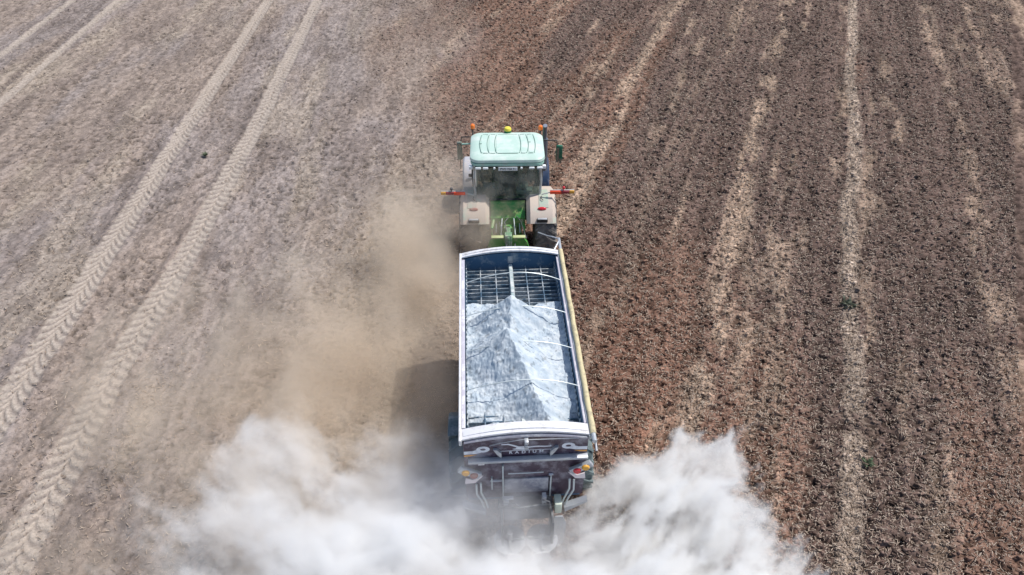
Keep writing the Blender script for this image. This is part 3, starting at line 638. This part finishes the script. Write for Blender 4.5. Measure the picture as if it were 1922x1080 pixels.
b = MB(); ring = [(.21 * math.cos(t * math.pi / 12), 1.2 + .14 * math.sin(t * math.pi / 12), 2.05 + .15 * math.sin(t * math.pi / 12)) for t in range(25)]
b.tube(ring, .016).tube([(0, 1.2, 2.05), (0, 1.35, 1.6)], .03); kb(b, 'steering_wheel', 'black')
# registration plate under the roof
pl = kb(MB().box(-.25, .27, -.06, -.045, 2.895, 3.005, .003), 'registration_plate', 'plate')
text('PWO VG5 T1', .088, 'ink', pl, (.01, -.0615, 2.95), (R(90), 0, 0), sx=.82)
for xx, w_ in ((-.80, .08), (-.60, .075), (.66, .075), (.88, .08), (-.36, .03), (.38, .03)):
    kb(MB().box(xx - w_, xx + w_, -.075, -.01, 2.94, 3.0, .018), 'work_light', 'lamp_white')
for sx in (-1, 1): kb(MB().box(sx * 1.0 - .05, sx * 1.0 + .05, .0, .1, 2.9, 3.0, .02), 'corner_light', 'lamp_white')
# beacons and receiver dome
for sx, h_ in ((-1, 3.31), (1, 3.25)):
    bc = kb(MB().tube([(sx * .97, 1.52, 3.1), (sx * .97, 1.56, h_)], .022).lathe([(h_, .055), (h_ + .02, .06)], (sx * .97, 1.56, 0), 'z', 16), 'beacon', 'black')
    kb(MB().lathe([(h_ + .022, .058), (h_ + .08, .066), (h_ + .13, .058), (h_ + .155, .03)], (sx * .97, 1.56, 0), 'z', 20), 'beacon_lens', 'orange', bc)
dm = kb(MB().lathe([(3.2, .09), (3.24, .105), (3.30, .105)], (.03, 1.5, 0), 'z', 24), 'receiver_dome', 'domegreen')
kb(MB().lathe([(3.302, .106), (3.335, .106), (3.375, .085), (3.395, .04)], (.03, 1.5, 0), 'z', 24), 'dome_cap', 'yellow', dm)
# mirrors
ml = kb(MB().box(-1.44, -1.29, 1.36, 1.43, 2.42, 3.0, .03), 'mirror', mat('dusty_green_mirror', (.16, .2, .16), .6, dirt=(.3, .3, .25), dirt_amt=.4))
kb(MB().box(-1.425, -1.305, 1.352, 1.359, 2.46, 2.96), 'mirror_glass', 'mirror', ml)
kb(MB().tube([(-1.0, 1.36, 2.95), (-1.29, 1.4, 2.92)], .025), 'mirror_arm', 'roofedge', ml)
kb(MB().tube([(-.98, 1.45, 3.12), (-1.3, 1.52, 3.08), (-1.32, 1.44, 2.95)], .016).tube([(-1.36, 1.4, 2.45), (-1.36, 1.4, 2.1)], .012), 'mirror_stay', 'black', ml)
ml = kb(MB().box(1.43, 1.62, 1.34, 1.43, 2.36, 2.86, .03), 'mirror', mat('dark_green_mirror', (.02, .13, .075), .4))
kb(MB().box(1.445, 1.52, 1.332, 1.339, 2.32, 2.80).box(1.53, 1.60, 1.33, 1.339, 2.3, 2.45), 'mirror_glass', 'mirror', ml)
kb(MB().tube([(1.0, 1.4, 3.02), (1.45, 1.42, 3.0), (1.47, 1.4, 2.8)], .02), 'mirror_arm', 'black', ml)
# exhaust stack
kb(MB().tube([(1.13, 1.98, 1.7), (1.13, 1.98, 2.75)], .10, 14).tube([(1.13, 1.98, 2.7), (1.13, 1.98, 3.05), (1.13, 1.9, 3.22)], .065, 14), 'exhaust_stack', 'exhaust')
# hood
b = MB()
loft(b, [[(sx, y_, z_) for sx, z_ in ((-w, .95), (w, .95), (w, zt - .25), (w * .8, zt - .05), (w * .4, zt), (-w * .4, zt), (-w * .8, zt - .05), (-w, zt - .25))] for y_, w, zt in ((1.7, .46, 1.98), (2.4, .45, 1.95), (3.1, .42, 1.84), (3.45, .38, 1.66), (3.55, .32, 1.4))])
hd = kb(b, 'hood', 'green')
kb(MB().box(-.25, .25, 3.52, 3.57, 1.0, 1.4, .01), 'grille', 'black', hd)
kb(MB().box(-.32, .32, .1, 3.2, .75, 1.1, .02), 'chassis', mat('green_chassis', (.035, .15, .04), .5, dirt=(.25, .25, .16), dirt_amt=.35))
# wheels
for sx in (-1, 1):
    wheel(K, sx * 1.07, .2, .96, .62, 'tyre', 'rim', lugs=22)
    wheel(K, sx * 1.16, 3.0, .68, .42, 'tyre', 'rim', lugs=20, lugh=.03)
    f_ = MB(); x0_, x1_ = (-1.345, -.52) if sx < 0 else (.52, 1.345)
    arc_shell(f_, x0_, x1_, .2, .97, 1.04, 1.09, 70, 146, n=20, rnd=.13)
    fe = kb(f_, 'rear_fender', 'fender', label='dust caked rear fender' if sx < 0 else 'rear fender with mint paint showing through the dust')
    # green patch panel on the top of the fender
    f_ = MB(); arc_shell(f_, (sx * 1.0 - .17), (sx * 1.0 + .17), .2, .97, 1.08, 1.102, 84, 122, n=12, rnd=.05)
    kb(f_, 'fender_cover', mat('mint_fender_cover', (.33, .45, .36), .6, dirt=(.42, .38, .32), dirt_amt=.42 if sx > 0 else .62, scale=1.8), fe)
    a = R(124); cx_ = sx * .95; cyy = .2 + math.cos(a) * 1.105; czz = .97 + math.sin(a) * 1.105
    b = MB().ball((0, 0, 0), .1, 16, (1.25, .28, .5)); bmesh.ops.transform(b.b, matrix=Matrix.Translation((cx_, cyy, czz)) @ Matrix.Rotation(R(-34), 4, 'X'), verts=b.b.verts)
    kb(b, 'tail_light', 'red' if sx > 0 else 'red_dusty', fe)
    a = R(141); cyy = .2 + math.cos(a) * 1.11; czz = .97 + math.sin(a) * 1.11
    kb(MB().box(cx_ - .15, cx_ + .15, cyy - .05, cyy + .04, czz - .05, czz + .045, .012), 'marker_light', 'black', fe)
    kb(MB().box(cx_ - .13, cx_ + .13, cyy - .045, cyy + .03, czz + .046, czz + .06, .004), 'marker_cap', 'steel', fe)
    for k_ in range(2):
        kb(MB().tube([(cx_ + .0 + k_ * .05, .2 - .28, 2.085 - k_ * .06), (cx_ - .02 + k_ * .05, .2 - .36, 2.065 - k_ * .07), (cx_ + .04 + k_ * .05, .2 - .42, 2.03 - k_ * .07)], .011), 'fender_button', 'black', fe)
    # indicator bar sticking out to the side
    zb = 2.20; xa, xb = sx * 1.18, sx * 1.86
    br = kb(MB().tube([(sx * .95, -.05, 2.12), (xa, -.08, zb)], .018), 'marker_bar', 'pillar')
    kb(MB().box(min(xa, sx * 1.5), max(xa, sx * 1.5), -.1, -.06, zb - .05, zb + .045, .01), 'reflector', 'redorange', br)
    kb(MB().box(min(sx * 1.5, sx * 1.72), max(sx * 1.5, sx * 1.72), -.1, -.06, zb - .035, zb + .045, .01), 'dark_reflector', mat('deep_red_lens', (.3, .04, .05), .4), br)
    kb(MB().box(min(sx * 1.72, xb), max(sx * 1.72, xb), -.105, -.06, zb - .035, zb + .055, .015), 'indicator_lens', 'amber', br)
    kb(MB().box(min(xa, xb), max(xa, xb), -.058, -.03, zb + .03, zb + .06, .005), 'bar_top', 'pillar', br)
    kb(MB().tube([(sx * 1.56, -.05, zb + .04), (sx * 1.56, -.05, zb + .1)], .012).ball((sx * 1.56, -.05, zb + .13), .045, 12), 'round_reflector', 'red' if sx > 0 else 'dark', br)
    # front mudguards
    f_ = MB(); x0_, x1_ = (-1.39, -.95) if sx < 0 else (.97, 1.36)
    arc_shell(f_, x0_, x1_, 3.0, .71, .74, .77, 60, 178, n=22, rnd=.06)
    fg = kb(f_, 'front_mudguard', 'greyfender' if sx < 0 else 'navy', label='pale grey front mudguard' if sx < 0 else 'dark navy front mudguard')
    if sx < 0: kb(MB().box(-1.2, -1.05, 2.36, 2.4, 1.22, 1.34, .02), 'mudflap_badge', 'dark', fg)
# rear of the tractor: transmission, linkage, hitch
kb(MB().prism([(.3, 1.2), (.3, 1.86), (-.02, 1.86), (-.3, 1.5), (-.3, 1.2)], -.49, .49, 'yz'), 'rear_panel', mat('dusty_green_panel', (.045, .25, .05), .5, dirt=(.36, .38, .16), dirt_amt=.34, scale=1.8))
kb(MB().box(-.26, .26, -.35, .1, .7, 1.25, .05).box(-.12, .12, -.5, -.3, .85, 1.3, .03).box(-.4, -.28, -.2, .1, .8, 1.45, .02).box(.28, .4, -.2, .1, .8, 1.45, .02), 'transmission', 'green')
for sx in (-1, 1):
    kb(MB().tube([(sx * .36, 0, 1.5), (sx * .46, -.6, 1.35)], .045).tube([(sx * .46, -.58, 1.36), (sx * .44, -.75, .75)], .022, 8).tube([(sx * .3, 0, .7), (sx * .48, -1.0, .72)], .04), 'lift_arm', 'green')
    kb(MB().tube([(sx * .32, -.1, 1.55), (sx * .34, -.45, 1.1)], .02).tube([(sx * .15, -.1, 1.62), (sx * .2, -.7, 1.2)], .016), 'lift_rod', 'hoop')
    kb(MB().prism([(sx * .03, 1.02), (sx * .58, 1.02), (sx * .52, 1.22), (sx * .42, 1.38), (sx * .1, 1.38), (sx * .03, 1.3)], -1.1, -.98), 'hitch_plate', mat('bright_green', (.07, .26, .05), .45, dirt=(.35, .36, .2), dirt_amt=.25))
    kb(MB().box(sx * .3 - .17, sx * .3 + .17, -1.12, -1.0, 1.382, 1.42, .01), 'hitch_pad', mat('pale_yellow_pad', (.45, .5, .25), .6))
kb(MB().box(-.1, .1, -1.16, -.95, .9, 1.5, .02).box(-.035, .035, -1.2, -1.161, 1.1, 1.46, .008).box(-.07, .07, -.9, -.4, 1.2, 1.3, .02), 'top_link_bracket', mat('green_grey_bracket', (.12, .25, .14), .5, dirt=(.4, .42, .34), dirt_amt=.35))
kb(MB().tube([(.2, -.1, 1.5), (.35, -.6, 1.6), (.5, -1.0, 1.3)], .012).tube([(.1, -.1, 1.5), (-.1, -.5, 1.5), (0, -1.0, 1.3)], .014).tube([(-.3, .0, 1.4), (-.2, -.6, 1.35), (-.15, -1.1, 1.2)], .012).tube([(-.2, .0, 1.75), (.1, -.2, 1.4), (.35, -.1, 1.2)], .012), 'hydraulic_lines', 'hose')

# ------------------------------------------------------------ dust
def dust(name, label, lo, hi, vox, blobs, color, gain, noise_amp, nscale, thr, maxd, aniso=0.2, zsquash=1.0, warp=.5, rough=.6, puff=0.0, stretch=(1, 1, 1), turn=0.0):
    me = bpy.data.meshes.new(name); me.from_pydata([lo, hi], [], [])
    ob = bpy.data.objects.new(name, me); S.collection.objects.link(ob); ob['kind'] = 'stuff'; ob['label'] = label; ob['category'] = 'dust'
    m = bpy.data.materials.new(name + '_mat'); m.use_nodes = True; N, L = nt(m); N.remove(N['Principled BSDF'])
    pv = N.new('ShaderNodeVolumePrincipled'); pv.inputs['Color'].default_value = (*color, 1); pv.inputs['Density'].default_value = 1.0
    pv.inputs['Anisotropy'].default_value = aniso; L.new(pv.outputs[0], N['Material Output'].inputs['Volume'])
    me.materials.append(m)
    G = bpy.data.node_groups.new(name + '_nodes', 'GeometryNodeTree'); G.is_modifier = True
    G.interface.new_socket('Geometry', in_out='OUTPUT', socket_type='NodeSocketGeometry')
    n, l = G.nodes, G.links; out = n.new('NodeGroupOutput')
    def MA(op, a, b=None, c=None):
        q = n.new('ShaderNodeMath'); q.operation = op
        for i, v in enumerate((a, b, c)):
            if v is None: continue
            if isinstance(v, (int, float)): q.inputs[i].default_value = v
            else: l.new(v, q.inputs[i])
        return q.outputs[0]
    def VM(op, a, b=None, scale=None):
        q = n.new('ShaderNodeVectorMath'); q.operation = op
        for i, v in enumerate((a, b)):
            if v is None: continue
            if isinstance(v, tuple): q.inputs[i].default_value = v
            else: l.new(v, q.inputs[i])
        if scale is not None: q.inputs['Scale'].default_value = scale
        return q.outputs['Value'] if op == 'LENGTH' else q.outputs[0]
    pos = n.new('GeometryNodeInputPosition').outputs[0]
    wn_ = n.new('ShaderNodeTexNoise'); wn_.inputs['Scale'].default_value = nscale * .55; wn_.inputs['Detail'].default_value = 3; l.new(pos, wn_.inputs['Vector'])
    w_ = VM('SUBTRACT', wn_.outputs['Color'], (.5, .5, .5)); w_ = VM('SCALE', w_, None, warp * 2); pw_ = VM('ADD', pos, w_)
    vr_ = n.new('ShaderNodeVectorRotate'); vr_.rotation_type = 'Z_AXIS'; vr_.inputs['Angle'].default_value = turn; l.new(pw_, vr_.inputs['Vector'])
    ps_ = VM('MULTIPLY', vr_.outputs[0], stretch)
    nz = n.new('ShaderNodeTexNoise'); nz.inputs['Scale'].default_value = nscale; nz.inputs['Detail'].default_value = 8; nz.inputs['Roughness'].default_value = rough
    l.new(ps_, nz.inputs['Vector'])
    vo = n.new('ShaderNodeTexVoronoi'); vo.inputs['Scale'].default_value = nscale * 1.5; vo.inputs['Detail'].default_value = 2.5; vo.inputs['Roughness'].default_value = .55; vo.normalize = True
    l.new(ps_, vo.inputs['Vector'])
    cur = None
    for (cx, cy_, cz, rx, ry, rz, s_) in blobs:
        d_ = VM('SUBTRACT', pw_, (cx, cy_, cz)); d_ = VM('DIVIDE', d_, (rx, ry, rz)); d_ = VM('LENGTH', d_)
        v = MA('MULTIPLY', MA('SUBTRACT', 1.0, d_), s_); cur = v if cur is None else MA('MAXIMUM', cur, v)
    nn = MA('MULTIPLY', MA('SUBTRACT', nz.outputs[0], .5), noise_amp)
    nn = MA('ADD', nn, MA('MULTIPLY', MA('SUBTRACT', .32, vo.outputs['Distance']), puff))
    f = MA('SUBTRACT', MA('ADD', cur, nn), thr)
    f = MA('MULTIPLY', MA('MAXIMUM', f, 0.0), gain); f = MA('MINIMUM', f, maxd)
    vc = n.new('GeometryNodeVolumeCube'); l.new(f, vc.inputs['Density'])
    vc.inputs['Min'].default_value = lo; vc.inputs['Max'].default_value = hi
    for k_, ax in enumerate('XYZ'): vc.inputs['Resolution ' + ax].default_value = max(8, int((hi[k_] - lo[k_]) / vox))
    sm_ = n.new('GeometryNodeSetMaterial'); sm_.inputs['Material'].default_value = m
    l.new(vc.outputs[0], sm_.inputs[0]); l.new(sm_.outputs[0], out.inputs[0])
    md = ob.modifiers.new('dust', 'NODES'); md.node_group = G
    return ob
LB = [  # centre, radii, strength
    (-4.9, 8.2, .7, 1.2, 1.4, 1.1, 1.0), (-5.0, 6.6, .6, 1.9, 2.0, 1.1, .75), (-2.7, 8.1, .6, 1.3, 1.0, .9, .85), (-3.6, 6.2, .8, 2.3, 2.0, 1.3, 1.0), (-3.9, 4.7, .8, 2.8, 1.6, 1.2, 1.0)]
CB = [(-2.3, 5.9, .9, 1.7, 1.5, 1.5, 1.3), (-.9, 4.8, 1.0, 2.2, 1.3, 1.4, 1.4), (.7, 4.4, .8, 3.8, 1.5, 1.4, 1.25), (-3.4, 4.6, .8, 1.8, 1.7, 1.4, 1.15)]
RB = [(1.75, 6.6, .7, 1.1, 1.0, 1.1, 1.0), (2.6, 7.5, .7, 1.2, .75, .9, 1.1), (3.7, 8.2, .7, 1.1, .5, .7, .9), (3.2, 6.6, .8, 1.4, 1.2, 1.0, 1.1), (2.2, 5.4, .8, 1.8, 1.2, 1.1, 1.1), (3.9, 5.2, .7, 1.2, 1.3, .9, .9)]
WC = (.995, .99, .98); WR = (.975, .972, .96)
dust('soft_dust_cloud', 'soft white lime dust drifting out to the left of the spreader', (-9.613, 2.317, -0.031), (-.587, 10.223, 3.047), .049, LB, WC, 2.2, 4.8, 1.0, .10, 2.4, warp=.7, puff=.8, rough=.76, aniso=0.0, stretch=(.6, 1.25, 1.1), turn=R(35))
dust('dense_dust_cloud', 'densest white lime dust right behind the spreader', (-6.031, 2.443, -0.013), (4.629, 8.019, 2.971), .0437, CB, WC, 6, 3.0, 1.0, .06, 6.0, warp=.55, puff=.6, rough=.68, aniso=0.0, stretch=(.8, 1.1, 1), turn=R(20))
dust('billowing_dust_cloud', 'billowing white lime dust thrown out to the right of the spreader', (0.277, 3.371, -0.022), (6.217, 9.631, 2.413), .0303, RB, WR, 9, 4.2, 1.25, .22, 4.5, warp=.55, puff=1.2, rough=.74, aniso=0.0, stretch=(.55, 1.45, 1.1), turn=R(-35))
VB = [(-1.0, 6.7, 1.5, .9, .7, 1.2, 1.0), (-.3, 6.4, 1.0, 1.8, .9, 1.3, .9), (-2.0, 7.4, 1.0, 1.3, 1.4, 1.2, .9), (.9, 6.2, .6, 1.2, .8, .9, .8)]
BB = [(-2.3, 15.0, .9, 1.7, 3.2, 1.6, 1.1), (-4.3, 11.4, .7, 3.0, 4.2, 1.2, .85), (-3.0, 9.0, .5, 2.0, 2.2, .8, .6), (-1.5, 16.6, 1.2, 1.4, 1.6, 1.5, .9), (-6.3, 10.4, .5, 4.2, 5.4, .9, .62), (-.4, 15.4, 1.7, 1.2, 1.0, 1.0, 1.0), (-2.2, 10.6, .6, 1.5, 3.8, 1.1, .95)]
dust('thin_dust_veil', 'thin pale dust veil hanging round the trailer tail', (-4.043, 5.359, -.043), (2.833, 9.441, 3.229), .0613, VB, (.97, .97, .98), 1.5, 2.6, 1.1, .05, .9, warp=.5, puff=.5, rough=.66)
dust('brown_dust_cloud', 'thin tan soil dust drifting left of the tractor and trailer', (-11.07, 4.487, -.057), (1.511, 20.53, 3.433), .0907, BB, (.96, .86, .73), .85, 2.8, .75, .0, .75, warp=.8, puff=.4, rough=.68, stretch=(1.2, .7, 1), turn=R(-15))
